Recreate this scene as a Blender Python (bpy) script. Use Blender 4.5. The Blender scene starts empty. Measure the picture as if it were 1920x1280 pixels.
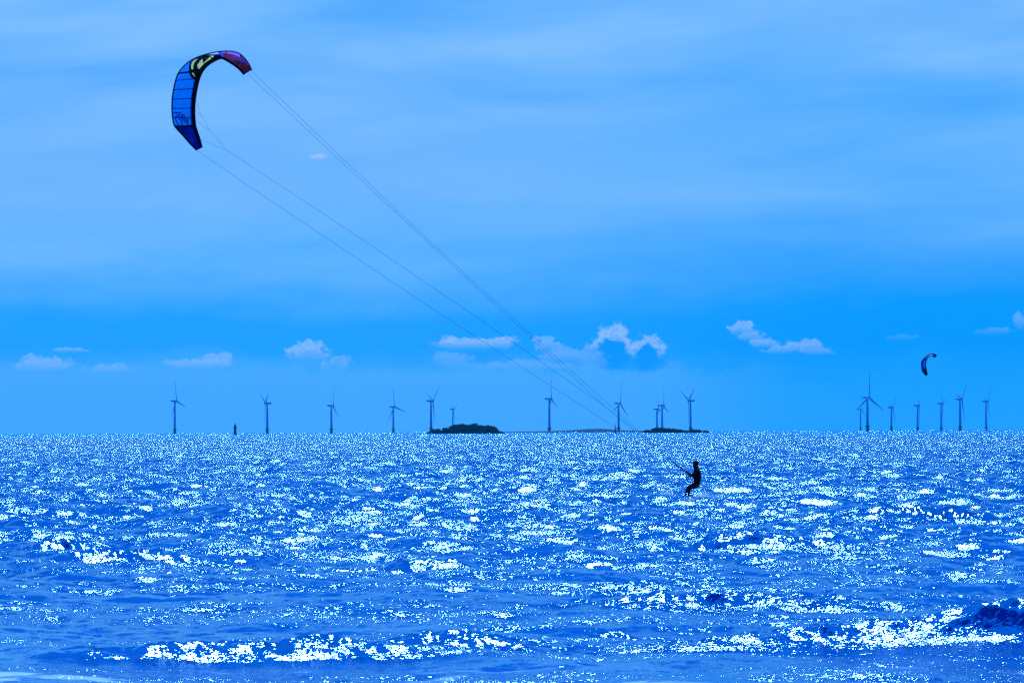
import bpy, bmesh, math, random
import numpy as np
from mathutils import Vector, Matrix

random.seed(7)
RNG = np.random.default_rng(11)
scn = bpy.context.scene
R = math.radians

# ------------------------------------------------------------------ camera
FPX = 6400.0
CAM_H = 2.7
PITCH = math.atan(168.0 / FPX)
ROLL = math.atan(8.0 / 1920.0)
cam_d = bpy.data.cameras.new('camera')
cam_d.lens = FPX / 1920.0 * 36.0
cam_d.sensor_width = 36.0
cam_d.clip_start = 0.5
cam_d.clip_end = 60000
cam = bpy.data.objects.new('camera', cam_d)
scn.collection.objects.link(cam)
CAM_M = Matrix.Translation((0, 0, CAM_H)) @ Matrix.Rotation(R(90) + PITCH, 4, 'X') @ Matrix.Rotation(-ROLL, 4, 'Z')
cam.matrix_world = CAM_M
scn.camera = cam
CAM_R = CAM_M.to_3x3()


def pdir(px, py):
    return (CAM_R @ Vector((px - 960.0, 640.0 - py, -FPX))).normalized()


def P(px, py, Y):
    """world point seen at photo pixel (px, py), at depth Y"""
    d = pdir(px, py)
    return Vector((0, 0, CAM_H)) + d * (Y / d.y)


# ------------------------------------------------------------------ light
SUN_EL, SUN_AZ = R(44), R(-3)          # azimuth measured from +Y towards +X
SUN_DIR = Vector((math.sin(SUN_AZ) * math.cos(SUN_EL), math.cos(SUN_AZ) * math.cos(SUN_EL), math.sin(SUN_EL)))
sun_d = bpy.data.lights.new('sun', 'SUN')
sun_d.energy = 5.0
sun_d.angle = R(0.6)
sun_d.color = (0.42, 0.70, 1.0)
sun = bpy.data.objects.new('sun', sun_d)
scn.collection.objects.link(sun)
sun.rotation_euler = SUN_DIR.to_track_quat('Z', 'Y').to_euler()
sun.location = (0, 0, 60)

scn.view_settings.view_transform = 'Standard'
scn.view_settings.look = 'None'
scn.view_settings.exposure = 0
scn.view_settings.gamma = 1
scn.render.engine = 'CYCLES'
scn.cycles.max_bounces = 6
scn.cycles.volume_bounces = 0
scn.cycles.caustics_reflective = False
scn.cycles.caustics_refractive = False
scn.cycles.use_denoising = False
scn.cycles.sample_clamp_indirect = 1.5
scn.cycles.sample_clamp_direct = 42.0


class NT:
    """tiny helper to write node trees"""
    def __init__(s, tree):
        s.t = tree
        s.n = tree.nodes
        s.l = tree.links

    def node(s, typ, **kw):
        n = s.n.new(typ)
        for k, v in kw.items():
            setattr(n, k, v)
        return n

    def put(s, sock, v):
        if isinstance(v, bpy.types.NodeSocket):
            s.l.new(v, sock)
        else:
            sock.default_value = v

    def math(s, op, a, b=0.0, c=0.0, clamp=False):
        n = s.node('ShaderNodeMath', operation=op, use_clamp=clamp)
        s.put(n.inputs[0], a)
        s.put(n.inputs[1], b)
        if op in ('MULTIPLY_ADD', 'SMOOTH_MIN', 'SMOOTH_MAX'):
            s.put(n.inputs[2], c)
        return n.outputs[0]

    def vmath(s, op, a, b=(0, 0, 0), scale=1.0):
        n = s.node('ShaderNodeVectorMath', operation=op)
        s.put(n.inputs[0], a)
        if op == 'SCALE':
            s.put(n.inputs['Scale'], scale)
        elif op not in ('NORMALIZE', 'LENGTH'):
            s.put(n.inputs[1], b)
        return n.outputs['Value'] if op in ('LENGTH', 'DOT_PRODUCT') else n.outputs[0]

    def smooth(s, x, a, b, lo=0.0, hi=1.0):
        n = s.node('ShaderNodeMapRange', interpolation_type='SMOOTHSTEP')
        s.put(n.inputs['Value'], x)
        n.inputs['From Min'].default_value = a
        n.inputs['From Max'].default_value = b
        n.inputs['To Min'].default_value = lo
        n.inputs['To Max'].default_value = hi
        return n.outputs[0]

    def ramp(s, x, stops):
        n = s.node('ShaderNodeValToRGB')
        s.put(n.inputs[0], x)
        e = n.color_ramp.elements
        while len(e) < len(stops):
            e.new(0.5)
        for i, (p, c) in enumerate(stops):
            e[i].position = p
            e[i].color = (*c, 1)
        return n.outputs[0]

    def mix(s, f, a, b, blend='MIX'):
        n = s.node('ShaderNodeMix', data_type='RGBA', blend_type=blend)
        s.put(n.inputs[0], f)
        for i, v in ((6, a), (7, b)):
            if isinstance(v, tuple) and len(v) == 3:
                v = (*v, 1)
            s.put(n.inputs[i], v)
        return n.outputs[2]

    def noise(s, vec, scale, detail=2.0, rough=0.5, dist=0.0, dims='3D'):
        n = s.node('ShaderNodeTexNoise', noise_dimensions=dims)
        s.put(n.inputs['Vector'], vec)
        n.inputs['Scale'].default_value = scale
        n.inputs['Detail'].default_value = detail
        n.inputs['Roughness'].default_value = rough
        n.inputs['Distortion'].default_value = dist
        return n

    def comb(s, x, y, z=0.0):
        n = s.node('ShaderNodeCombineXYZ')
        s.put(n.inputs[0], x)
        s.put(n.inputs[1], y)
        s.put(n.inputs[2], z)
        return n.outputs[0]


# ------------------------------------------------------------------ sky (world)
world = bpy.data.worlds.new('World')
scn.world = world
world.use_nodes = True
w = NT(world.node_tree)
w.n.clear()
tc = w.node('ShaderNodeTexCoord')
sep = w.node('ShaderNodeSeparateXYZ')
w.l.new(tc.outputs['Generated'], sep.inputs[0])
X, Y, Z = sep.outputs
AZ = w.math('ARCTAN2', X, Y)
EL = w.math('ARCSINE', Z)

sky = w.node('ShaderNodeTexSky', sky_type='NISHITA')
sky.sun_disc = False
sky.sun_elevation = SUN_EL
sky.sun_rotation = SUN_AZ
sky.air_density = 1.0
sky.dust_density = 0.6
nish = w.mix(1.0, sky.outputs[0], (0.04, 0.35, 1.6), 'MULTIPLY')

# thin veil of high cloud, brighter in bands; a clear, deeper band low down
u = w.comb(w.math('MULTIPLY', AZ, 7.0), w.math('MULTIPLY', w.math('ADD', EL, w.math('MULTIPLY', AZ, -0.035)), 42.0))
veil = w.noise(u, 1.0, 4.0, 0.55, 0.3).outputs['Fac']
u2 = w.comb(w.math('MULTIPLY', AZ, 14.0), w.math('MULTIPLY', EL, 46.0), 5.0)
veil2 = w.noise(u2, 1.0, 3.0, 0.6).outputs['Fac']
u3 = w.comb(w.math('MULTIPLY', AZ, 60.0), w.math('MULTIPLY', EL, 120.0), 2.0)
soft = w.noise(u3, 1.0, 5.0, 0.6).outputs['Fac']
ELw = w.math('ADD', EL, w.math('MULTIPLY', w.math('SUBTRACT', veil2, 0.5), 0.022))
ELw = w.math('ADD', ELw, w.math('MULTIPLY', w.math('SUBTRACT', soft, 0.5), 0.006))
E4 = w.math('DIVIDE', ELw, 0.25)
SKY_L = [(0.0, (0.050, 0.415, 1.05)), (0.06, (0.066, 0.425, 1.05)), (0.098, (0.015, 0.360, 1.05)), (0.135, (0.015, 0.360, 1.05)),
         (0.20, (0.110, 0.460, 1.05)), (0.28, (0.165, 0.48, 1.03)), (0.38, (0.160, 0.475, 1.03)),
         (0.52, (0.140, 0.465, 1.0)), (0.64, (0.0, 0.22, 0.95)), (1.0, (0.0, 0.11, 0.70))]
SKY_R = [(0.0, (0.020, 0.375, 1.05)), (0.05, (0.012, 0.370, 1.05)), (0.10, (0.0, 0.322, 1.02)), (0.145, (0.0, 0.328, 1.02)),
         (0.20, (0.040, 0.370, 1.0)), (0.28, (0.125, 0.465, 1.05)), (0.40, (0.10, 0.44, 1.05)),
         (0.52, (0.210, 0.520, 1.0)), (0.64, (0.0, 0.22, 0.95)), (1.0, (0.0, 0.11, 0.70))]
side = w.smooth(w.math('ADD', AZ, w.math('MULTIPLY', w.math('SUBTRACT', soft, 0.5), 0.03)), -0.05, 0.12)
base = w.mix(side, w.ramp(E4, SKY_L), w.ramp(E4, SKY_R))
high = w.smooth(EL, 0.03, 0.055)
vfac = w.math('MULTIPLY', w.smooth(veil, 0.42, 0.68), high)
vtop = w.smooth(EL, 0.08, 0.126, 0.35, 0.95)
vtop = w.math('MULTIPLY', vtop, w.smooth(EL, 0.16, 0.135))
base = w.mix(w.math('MULTIPLY', vfac, vtop), base, (0.27, 0.58, 1.05))
vdark = w.math('MULTIPLY', w.smooth(veil, 0.46, 0.30), high)
base = w.mix(w.math('MULTIPLY', vdark, 0.40), base, (0.03, 0.34, 1.0))

# cumulus on the horizon
warp = w.noise(w.comb(w.math('MULTIPLY', AZ, 330.0), w.math('MULTIPLY', EL, 420.0)), 1.0, 7.0, 0.62).outputs['Color']
warp = w.vmath('SUBTRACT', warp, (0.5, 0.5, 0.5))
warpb = w.noise(w.comb(w.math('MULTIPLY', AZ, 120.0), w.math('MULTIPLY', EL, 190.0), 9.0), 1.0, 3.0, 0.6).outputs['Color']
warp = w.vmath('ADD', warp, w.vmath('SCALE', w.vmath('SUBTRACT', warpb, (0.5, 0.5, 0.5)), scale=1.3))
azel = w.comb(AZ, EL)
fine = w.noise(w.comb(w.math('MULTIPLY', AZ, 900.0), w.math('MULTIPLY', EL, 1000.0), 3.0), 1.0, 5.0, 0.6).outputs['Fac']
CLOUDS = [  # px, py, half width, half height, strength, hollow
    (75, 684, 72, 17, .62, 0), (60, 672, 28, 12, .5, 0), (135, 656, 36, 6, .45, 0), (205, 692, 46, 11, .35, 0),
    (375, 681, 76, 14, .60, 0), (405, 671, 36, 15, .5, 0), (578, 662, 42, 22, .80, .3), (628, 684, 32, 17, .45, .4),
    (890, 643, 88, 15, .85, 0), (850, 675, 46, 22, .30, 0), (1028, 650, 32, 16, .6, .4), (1062, 668, 62, 18, .38, 0),
    (1150, 652, 42, 46, .85, 1), (1214, 662, 36, 38, .8, 1), (1108, 672, 34, 26, .35, 0), (980, 686, 110, 12, .32, 0),
    (1390, 616, 22, 15, .75, .2), (1408, 630, 30, 13, .6, .2), (1432, 644, 24, 10, .55, 0), (1462, 655, 36, 10, .5, 0), (1505, 650, 38, 15, .6, 0), (1530, 658, 30, 9, .4, 0),
    (1690, 633, 34, 7, .12, 0), (1858, 620, 32, 9, .22, 0), (1912, 604, 14, 20, .35, 0), (599, 295, 22, 8, 1.0, 0)]
lit = None
dark = None
for (px, py, rx, ry, st, hol) in CLOUDS:
    d = pdir(px, py)
    ca, ce = math.atan2(d.x, d.y), math.asin(d.z)
    v = w.vmath('SUBTRACT', azel, (ca, ce, 0))
    v = w.vmath('MULTIPLY', v, (FPX / rx, FPX / ry, 0))
    sepv = w.node('ShaderNodeSeparateXYZ')
    w.l.new(v, sepv.inputs[0])
    k = 1.9 if px != 599 else 1.0
    vw = w.vmath('ADD', v, w.vmath('MULTIPLY', warp, (k * min(1, 26 / rx), k * min(1, 20 / ry) * 1.0, 0)))
    f = w.math('SUBTRACT', 1.0, w.vmath('LENGTH', vw))
    a = w.smooth(f, -0.06, 0.36 if hol < .5 else 0.2)
    a = w.math('MULTIPLY', a, w.smooth(sepv.outputs[1], -1.0 if hol < 1 else -0.35, 0.5 if hol < 1 else 0.3))
    if hol:
        core = w.smooth(f, 0.30, 0.62)
        if hol == 1:
            dk = w.math('MULTIPLY', core, w.smooth(sepv.outputs[1], -1.2, -0.7))
            dark = dk if dark is None else w.math('MAXIMUM', dark, dk)
        a = w.math('MULTIPLY', a, w.math('SUBTRACT', 1.0, w.math('MULTIPLY', core, float(hol))))
    a = w.math('MULTIPLY', a, st)
    lit = a if lit is None else w.math('MAXIMUM', lit, a)
for (px, py, rx, ry, st) in ((1150, 668, 46, 34, 1.0), (1216, 674, 42, 28, 1.0), (905, 668, 50, 14, .5), (1405, 655, 60, 26, .5)):
    d = pdir(px, py)
    v = w.vmath('MULTIPLY', w.vmath('SUBTRACT', azel, (math.atan2(d.x, d.y), math.asin(d.z), 0)), (FPX / rx, FPX / ry, 0))
    v = w.vmath('ADD', v, w.vmath('SCALE', warp, scale=0.5))
    dk = w.math('MULTIPLY', w.smooth(w.vmath('LENGTH', v), 1.0, 0.45), st)
    dark = w.math('MAXIMUM', dark, dk)
lit = w.math('MULTIPLY', lit, w.smooth(fine, 0.25, 0.7, 0.65, 1.1))
ELc = w.math('ADD', EL, w.math('MULTIPLY', w.math('SUBTRACT', fine, 0.5), 0.005))
ELc = w.math('ADD', ELc, w.math('MULTIPLY', w.math('SUBTRACT', soft, 0.5), 0.014))
low = w.math('MULTIPLY', w.smooth(ELc, 0.0200, 0.0165), w.smooth(AZ, 0.085, 0.03))
base = w.mix(w.math('MULTIPLY', low, 0.75), base, (0.085, 0.43, 1.05))
base = w.mix(w.math('MULTIPLY', dark, 0.75), base, (0.0, 0.29, 1.0))
base = w.mix(lit, base, (0.33, 0.57, 1.05))
skyc = w.mix(0.93, nish, w.vmath('SCALE', base, scale=10.0))
bg = w.node('ShaderNodeBackground')
w.l.new(skyc, bg.inputs[0])
bg.inputs[1].default_value = 0.1
out = w.node('ShaderNodeOutputWorld')
w.l.new(bg.outputs[0], out.inputs[0])


# ------------------------------------------------------------------ helpers
def link(o, parent=None):
    scn.collection.objects.link(o)
    if parent is not None:
        o.parent = parent
    return o


def tag(o, label=None, cat=None, group=None, kind=None):
    if label:
        o['label'] = label
    if cat:
        o['category'] = cat
    if group:
        o['group'] = group
    if kind:
        o['kind'] = kind
    return o


def empty(name, loc, rz=0.0):
    o = bpy.data.objects.new(name, None)
    o.empty_display_size = 0.2
    o.location = loc
    o.rotation_euler = (0, 0, rz)
    return link(o)


def mesh_obj(name, verts, faces, mat=None, parent=None, smooth=True):
    me = bpy.data.meshes.new(name)
    me.from_pydata([tuple(v) for v in verts], [], faces)
    me.validate()
    me.update()
    if mat:
        me.materials.append(mat)
    if smooth:
        me.polygons.foreach_set('use_smooth', [True] * len(me.polygons))
    return link(bpy.data.objects.new(name, me), parent)


def tube_geo(pts, rad, n=8, V=None, F=None):
    """append a tube along pts (radius or list of radii), capped"""
    V = [] if V is None else V
    F = [] if F is None else F
    pts = [Vector(p) for p in pts]
    if not isinstance(rad, (list, tuple)):
        rad = [rad] * len(pts)
    b = len(V)
    ref = None
    for i, p in enumerate(pts):
        t = (pts[min(i + 1, len(pts) - 1)] - pts[max(i - 1, 0)]).normalized()
        if ref is None:
            ref = t.orthogonal().normalized()
        ref = (ref - t * ref.dot(t)).normalized()
        bi = t.cross(ref)
        for k in range(n):
            a = 2 * math.pi * k / n
            V.append(p + (ref * math.cos(a) + bi * math.sin(a)) * rad[i])
    m = len(pts)
    for i in range(m - 1):
        for k in range(n):
            k2 = (k + 1) % n
            F.append((b + i * n + k, b + i * n + k2, b + (i + 1) * n + k2, b + (i + 1) * n + k))
    F.append(tuple(b + k for k in range(n))[::-1])
    F.append(tuple(b + (m - 1) * n + k for k in range(n)))
    return V, F


def tube(name, pts, rad, mat, parent=None, n=8):
    V, F = tube_geo(pts, rad, n)
    return mesh_obj(name, V, F, mat, parent)


def lathe(name, prof, mat, parent=None, n=20, loc=(0, 0, 0)):
    """prof: (radius, z) from bottom to top"""
    V, F = [], []
    for r, z in prof:
        for k in range(n):
            a = 2 * math.pi * k / n
            V.append((r * math.cos(a), r * math.sin(a), z))
    for i in range(len(prof) - 1):
        for k in range(n):
            k2 = (k + 1) % n
            F.append((i * n + k, i * n + k2, (i + 1) * n + k2, (i + 1) * n + k))
    F.append(tuple(range(n))[::-1])
    F.append(tuple((len(prof) - 1) * n + k for k in range(n)))
    o = mesh_obj(name, V, F, mat, parent)
    o.location = loc
    return o


def mat_basic(name, col, rough=0.6, spec=0.3, metal=0.0, var=0.15, scale=3.0):
    m = bpy.data.materials.new(name)
    m.use_nodes = True
    t = NT(m.node_tree)
    b = t.n['Principled BSDF']
    tcn = t.node('ShaderNodeTexCoord')
    nz = t.noise(tcn.outputs['Object'], scale, 4.0, 0.6).outputs['Fac']
    c = t.mix(t.smooth(nz, 0.3, 0.7), tuple(x * (1 - var) for x in col), tuple(min(1, x * (1 + var)) for x in col))
    t.l.new(c, b.inputs['Base Color'])
    b.inputs['Roughness'].default_value = rough
    b.inputs['Specular IOR Level'].default_value = spec
    b.inputs['Metallic'].default_value = metal
    return m


def catmull(pts, s):
    """pts: list of tuples, s in [0, n-1]"""
    n = len(pts)
    i = min(int(s), n - 2)
    f = s - i
    p0, p1, p2, p3 = (np.array(pts[max(0, min(n - 1, j))], float) for j in (i - 1, i, i + 1, i + 2))
    return 0.5 * (2 * p1 + (p2 - p0) * f + (2 * p0 - 5 * p1 + 4 * p2 - p3) * f * f + (3 * p1 - p0 - 3 * p2 + p3) * f ** 3)


# ------------------------------------------------------------------ the sea
def wave_tile(n, size, lam_peak, lam_min, wind, spread, hs, seed, chop, p=3.6):
    rg = np.random.default_rng(seed)
    k1 = np.fft.fftfreq(n, size / n) * 2 * np.pi
    kx, ky = np.meshgrid(k1, k1, indexing='ij')
    k = np.hypot(kx, ky)
    k[0, 0] = 1
    kp = 2 * np.pi / lam_peak
    km = 2 * np.pi / lam_min
    th = np.arctan2(ky, kx) - wind
    S = k ** (-p) * np.exp(-0.8 * (kp / k) ** 2) * np.exp(-(k / km) ** 2) * (np.cos(th) ** 2) ** spread
    S[0, 0] = 0
    H = np.sqrt(S) * (rg.normal(size=(n, n)) + 1j * rg.normal(size=(n, n)))
    h = np.fft.ifft2(H)
    sc = hs / 4 / h.real.std()
    dx = np.fft.ifft2(-1j * kx / k * H).real * sc * chop
    dy = np.fft.ifft2(-1j * ky / k * H).real * sc * chop
    return np.stack([dx, dy, h.real * sc], -1).astype(np.float32), size


def sample(tile, x, y, rot, ox=0.0, oy=0.0):
    T, size = tile
    n = T.shape[0]
    c, s = math.cos(rot), math.sin(rot)
    uu = ((x * c + y * s + ox) / size * n) % n
    vv = ((-x * s + y * c + oy) / size * n) % n
    i = np.floor(uu).astype(np.int32)
    j = np.floor(vv).astype(np.int32)
    fu = (uu - i).astype(np.float32)[:, None]
    fv = (vv - j).astype(np.float32)[:, None]
    i %= n
    j %= n
    i2 = (i + 1) % n
    j2 = (j + 1) % n
    q = (T[i, j] * (1 - fu) + T[i2, j] * fu) * (1 - fv) + (T[i, j2] * (1 - fu) + T[i2, j2] * fu) * fv
    return np.stack([q[:, 0] * c - q[:, 1] * s, q[:, 0] * s + q[:, 1] * c, q[:, 2]], -1)


WIND = R(200)
tileA = wave_tile(1024, 83.0, 6.5, 0.5, WIND, 1.2, 0.41, 3, 1.25)
tileB = wave_tile(1024, 131.0, 11.0, 1.0, WIND - 0.4, 1.5, 0.22, 5, 1.1)
tileC = wave_tile(1024, 19.0, 1.3, 0.12, WIND + 0.3, 0.7, 0.085, 8, 0.8, 3.4)

# deliberate larger waves: x, y, half length, half width, height
RIDGES = [(-2.9, 41.3, 2.4, .95, .17), (-0.6, 42.8, 1.3, .8, .14), (7.3, 43.4, 2.4, 1.0, .60), (3.4, 43.6, 1.6, .9, .12), (1.28, 45.6, .35, .45, .17),
          (3.1, 53.0, 1.7, 1.0, .20), (2.2, 58.5, 1.3, 1.0, .16), (4.6, 52.0, 1.0, .8, .14), (-10.2, 77.0, .8, 1.0, .28),
          (12.2, 100.0, 2.6, 1.6, .36), (-8.5, 72.0, 1.3, 1.0, .20), (5.2, 76.0, 2.2, 1.2, .26), (-1.9, 66.0, 1.5, 1.0, .16)]
RIDER_XY = (P(1290, 930, 139).x, 139.0)


def sea_disp(x, y):
    r = np.hypot(x, y)
    d = sample(tileA, x, y, 0.2) + sample(tileB, x, y, -0.55, 17, 31)
    fc = np.clip(1.25 - r / 900.0, 0.25, 1)[:, None]
    d = d + sample(tileC, x, y, 0.9, 3, 5) * fc * 0.8
    d = d + sample(tileC, x, y, 2.1, 7, 1) * fc * 0.5
    # calmer close to the beach
    calm = np.clip((r - 18) / 80.0, 0.26, 1.0)[:, None]
    d *= calm
    for (cx, cy, hl, hw, hh) in RIDGES:
        m = (np.abs(x - cx) < hl * 3) & (np.abs(y - cy) < hw * 5)
        xx, yy = x[m] - cx, y[m] - cy
        yy = yy + 0.12 * hl * np.sin(xx / hl * 2.3 + cx) 
        g = np.exp(-(xx / hl) ** 2) * np.where(yy < 0, np.exp(-(yy / (hw * .7)) ** 2), np.exp(-(yy / (hw * 1.5)) ** 2))
        chopz = sample(tileC, x[m], y[m], 0.4, 1, 2)[:, 2]
        g = g * np.clip(1 + (3.0 if hl == 2.4 and cx > 0 else 10.0) * chopz, .3, 1.7)
        d[m, 2] += (hh * g).astype(np.float32)
        d[m, 1] -= (hh * 0.7 * g).astype(np.float32)
    g = np.exp(-(((x - RIDER_XY[0]) / 3.0) ** 2 + ((y - RIDER_XY[1]) / 4.0) ** 2))[:, None]
    d *= (1 - 0.8 * g)
    g2 = np.exp(-(((x - RIDER_XY[0]) / 1.5) ** 2 + ((y - RIDER_XY[1] + 4) / 3.0) ** 2))
    d[:, 2] -= 0.04 * g2
    return d


def build_sea():
    rr = list(np.geomspace(0.05, 28, 50))
    r = 28.0
    while r < 1500:
        r += max(0.07, 0.0021 * r)
        rr.append(r)
    while r < 15000:
        r *= 1.012
        rr.append(r)
    rr = np.array(rr)
    fa = R(10.5)
    th = np.concatenate([-np.geomspace(math.pi, fa, 45)[:-1], np.linspace(-fa, fa, 1150), np.geomspace(fa, math.pi, 45)[1:-1]])
    nr, nt = len(rr), len(th)
    # stagger the columns a little so that no rows of facets line up
    T, Rr = np.meshgrid(th, rr)
    x = (Rr * np.sin(T)).ravel()
    y = (Rr * np.cos(T)).ravel()
    d = sea_disp(x, y)
    co = np.stack([x + d[:, 0], y + d[:, 1], d[:, 2]], -1).astype(np.float32)
    a = (np.arange(nr - 1)[:, None] * nt + np.arange(nt)[None, :])
    b = (np.arange(nr - 1)[:, None] * nt + (np.arange(nt)[None, :] + 1) % nt)
    quads = np.stack([a, b, b + nt, a + nt], -1).reshape(-1, 4)[:, ::-1]
    me = bpy.data.meshes.new('sea')
    nq = len(quads)
    me.vertices.add(len(co))
    me.vertices.foreach_set('co', co.ravel())
    me.loops.add(nq * 4)
    me.loops.foreach_set('vertex_index', quads.ravel().astype(np.int32))
    me.polygons.add(nq)
    me.polygons.foreach_set('loop_start', (np.arange(nq) * 4).astype(np.int32))
    me.polygons.foreach_set('use_smooth', np.ones(nq, dtype=bool))
    me.update(calc_edges=True)
    o = link(bpy.data.objects.new('sea', me))
    tag(o, kind='structure')
    print('sea verts', len(co))
    return o


WATER_ROUGH = 0.14


def sea_material():
    m = bpy.data.materials.new('sea_water')
    m.use_nodes = True
    t = NT(m.node_tree)
    b = t.n['Principled BSDF']
    geo = t.node('ShaderNodeNewGeometry')
    pos = geo.outputs['Position']
    flat = t.vmath('MULTIPLY', pos, (1, 1, 0.3))
    n1 = t.vmath('SUBTRACT', t.noise(t.vmath('MULTIPLY', flat, (0.7, 1.8, 1)), 2.5, 2.0, 0.6).outputs['Color'], (.5, .5, .5))
    n2 = t.vmath('SUBTRACT', t.noise(t.vmath('MULTIPLY', flat, (0.5, 1.25, 1)), 30.0, 3.0, 0.72).outputs['Color'], (.5, .5, .5))
    sp = t.node('ShaderNodeSeparateXYZ')
    t.l.new(pos, sp.inputs[0])
    patch = t.noise(t.vmath('MULTIPLY', flat, (0.11, 0.42, 1)), 1.0, 4.0, 0.6).outputs['Fac']
    gust = t.noise(t.vmath('MULTIPLY', flat, (0.03, 0.02, 1)), 1.0, 2.0, 0.5).outputs['Fac']
    amp = t.math('MULTIPLY', t.smooth(patch, 0.34, 0.66, 0.48, 1.42), t.smooth(gust, 0.3, 0.7, 0.78, 1.2))
    # sheltered water by the beach, rougher open water offshore
    shore = t.math('MULTIPLY', t.smooth(sp.outputs[1], 33, 130, 0.60, 0.76), t.smooth(sp.outputs[1], 110, 700, 1.0, 1.9))
    amp = t.math('MULTIPLY', amp, shore)
    pert = t.vmath('ADD', t.vmath('SCALE', n1, scale=0.45), t.vmath('SCALE', n2, scale=2.4))
    pert = t.vmath('SCALE', pert, scale=amp)
    pert = t.vmath('MULTIPLY', pert, (1, 1, 0))
    nrm = t.vmath('NORMALIZE', t.vmath('ADD', geo.outputs['Normal'], pert))
    # foam streaks in the shallows
    fo = t.noise(t.vmath('MULTIPLY', flat, (0.55, 1.1, 1)), 1.0, 6.0, 0.62, 1.4).outputs['Fac']
    nearm = t.smooth(sp.outputs[1], 41.5, 37.0)
    foam = t.math('MULTIPLY', t.smooth(fo, 0.56, 0.68), nearm)
    fm2 = t.math('MULTIPLY', t.smooth(fo, 0.50, 0.56), nearm)
    for (px_, py_, ra, rb, amt) in ((-10, 1278, 1.25, 1.1, 1.0), (300, 1274, 1.1, .3, .35), (1020, 1262, 1.5, .9, .45), (900, 1222, .7, 1.2, .4), (1600, 1270, 1.6, .5, .3)):
        gy = CAM_H * FPX / (py_ - 812 + px_ / 240.0)
        gx = (px_ - 960) / FPX * gy
        vv = t.vmath('MULTIPLY', t.vmath('SUBTRACT', pos, (gx, gy, 0)), (1 / ra, 1 / rb, 0))
        mk = t.math('MULTIPLY', t.smooth(t.math('SUBTRACT', t.vmath('LENGTH', vv), t.math('MULTIPLY', t.math('SUBTRACT', fo, .5), 3.0)), 1.0, 0.55), amt)
        if amt == 1.0:
            foam = t.math('MAXIMUM', foam, mk)
        fm2 = t.math('MAXIMUM', fm2, t.math('MULTIPLY', mk, t.smooth(fo, .42, .55, .4, 1.6)))
    c = t.mix(t.math('MULTIPLY', fm2, 0.6), (0.0, 0.056, 0.42), (0.01, 0.32, 0.95))
    c = t.mix(foam, c, (0.55, 0.75, 0.95))
    t.n.remove(b)
    di = t.node('ShaderNodeBsdfDiffuse')
    t.l.new(c, di.inputs['Color'])
    gl = t.node('ShaderNodeBsdfAnisotropic', distribution='BECKMANN')
    gl.inputs['Roughness'].default_value = WATER_ROUGH
    gl.inputs['Color'].default_value = (0.64, 0.90, 1.0, 1)
    t.l.new(nrm, di.inputs['Normal'])
    t.l.new(nrm, gl.inputs['Normal'])
    fr = t.node('ShaderNodeFresnel')
    fr.inputs['IOR'].default_value = 1.333
    t.l.new(nrm, fr.inputs['Normal'])
    mx = t.node('ShaderNodeMixShader')
    t.l.new(t.math('MULTIPLY', fr.outputs[0], t.smooth(foam, 0, 1, 1.0, 0.15)), mx.inputs[0])
    t.l.new(di.outputs[0], mx.inputs[1])
    t.l.new(gl.outputs[0], mx.inputs[2])
    t.l.new(mx.outputs[0], t.n['Material Output'].inputs['Surface'])
    return m


sea = build_sea()
sea.data.materials.append(sea_material())

# ------------------------------------------------------------------ materials
M_TOWER = mat_basic('haze_tinted_steel', (0.18, 0.62, 1.0), 0.6, 0.2, var=0.06, scale=0.2)  # white steel; blue of sky light and haze put into the colour
M_FOUND = mat_basic('weathered_foundation', (0.16, 0.17, 0.17), 0.8, 0.1, var=0.2, scale=0.5)
M_BLADE = mat_basic('haze_tinted_blade', (0.18, 0.55, 0.92), 0.6, 0.2, var=0.05, scale=0.2)  # white blades with the hazy sky-lit blue painted into the colour
M_NEO = mat_basic('black_neoprene', (0.006, 0.006, 0.007), 0.75, 0.1, var=0.3, scale=8)
M_SKIN = mat_basic('tanned_skin', (0.014, 0.009, 0.007), 0.7, 0.15, var=0.1, scale=20)
M_HAIR = mat_basic('dark_hair', (0.006, 0.005, 0.004), 0.8, 0.1, var=0.4, scale=60)
M_HARN = mat_basic('harness_nylon', (0.009, 0.009, 0.012), 0.7, 0.15, var=0.3, scale=30)
M_ROPE = mat_basic('dark_rope', (0.008, 0.01, 0.016), 0.8, 0.1, var=0.2, scale=30)
M_LINE = mat_basic('teal_line', (0.0, 0.42, 0.50), 0.6, 0.2, var=0.2, scale=2)
M_LE = mat_basic('black_dacron', (0.004, 0.004, 0.007), 0.7, 0.12, var=0.3, scale=5)
M_BOARD = mat_basic('board_laminate', (0.01, 0.05, 0.16), 0.35, 0.4, var=0.2, scale=4)
M_PAD = mat_basic('foot_pad', (0.01, 0.01, 0.012), 0.8, 0.1, var=0.2, scale=30)
M_LEAF = mat_basic('dark_foliage', (0.003, 0.003, 0.005), 0.9, 0.05, var=0.5, scale=0.25)
M_SOIL = mat_basic('dark_shore', (0.010, 0.010, 0.010), 0.9, 0.05, var=0.4, scale=0.1)
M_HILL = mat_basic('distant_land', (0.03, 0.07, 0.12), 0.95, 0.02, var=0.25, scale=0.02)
M_SAIL = mat_basic('sail_cloth', (0.10, 0.14, 0.20), 0.8, 0.1, var=0.1, scale=1)
M_BEAC = mat_basic('beacon_paint', (0.05, 0.055, 0.06), 0.8, 0.1, var=0.3, scale=0.4)
M_BEAC2 = mat_basic('beacon_band', (0.30, 0.32, 0.34), 0.8, 0.1, var=0.2, scale=0.4)


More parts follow.
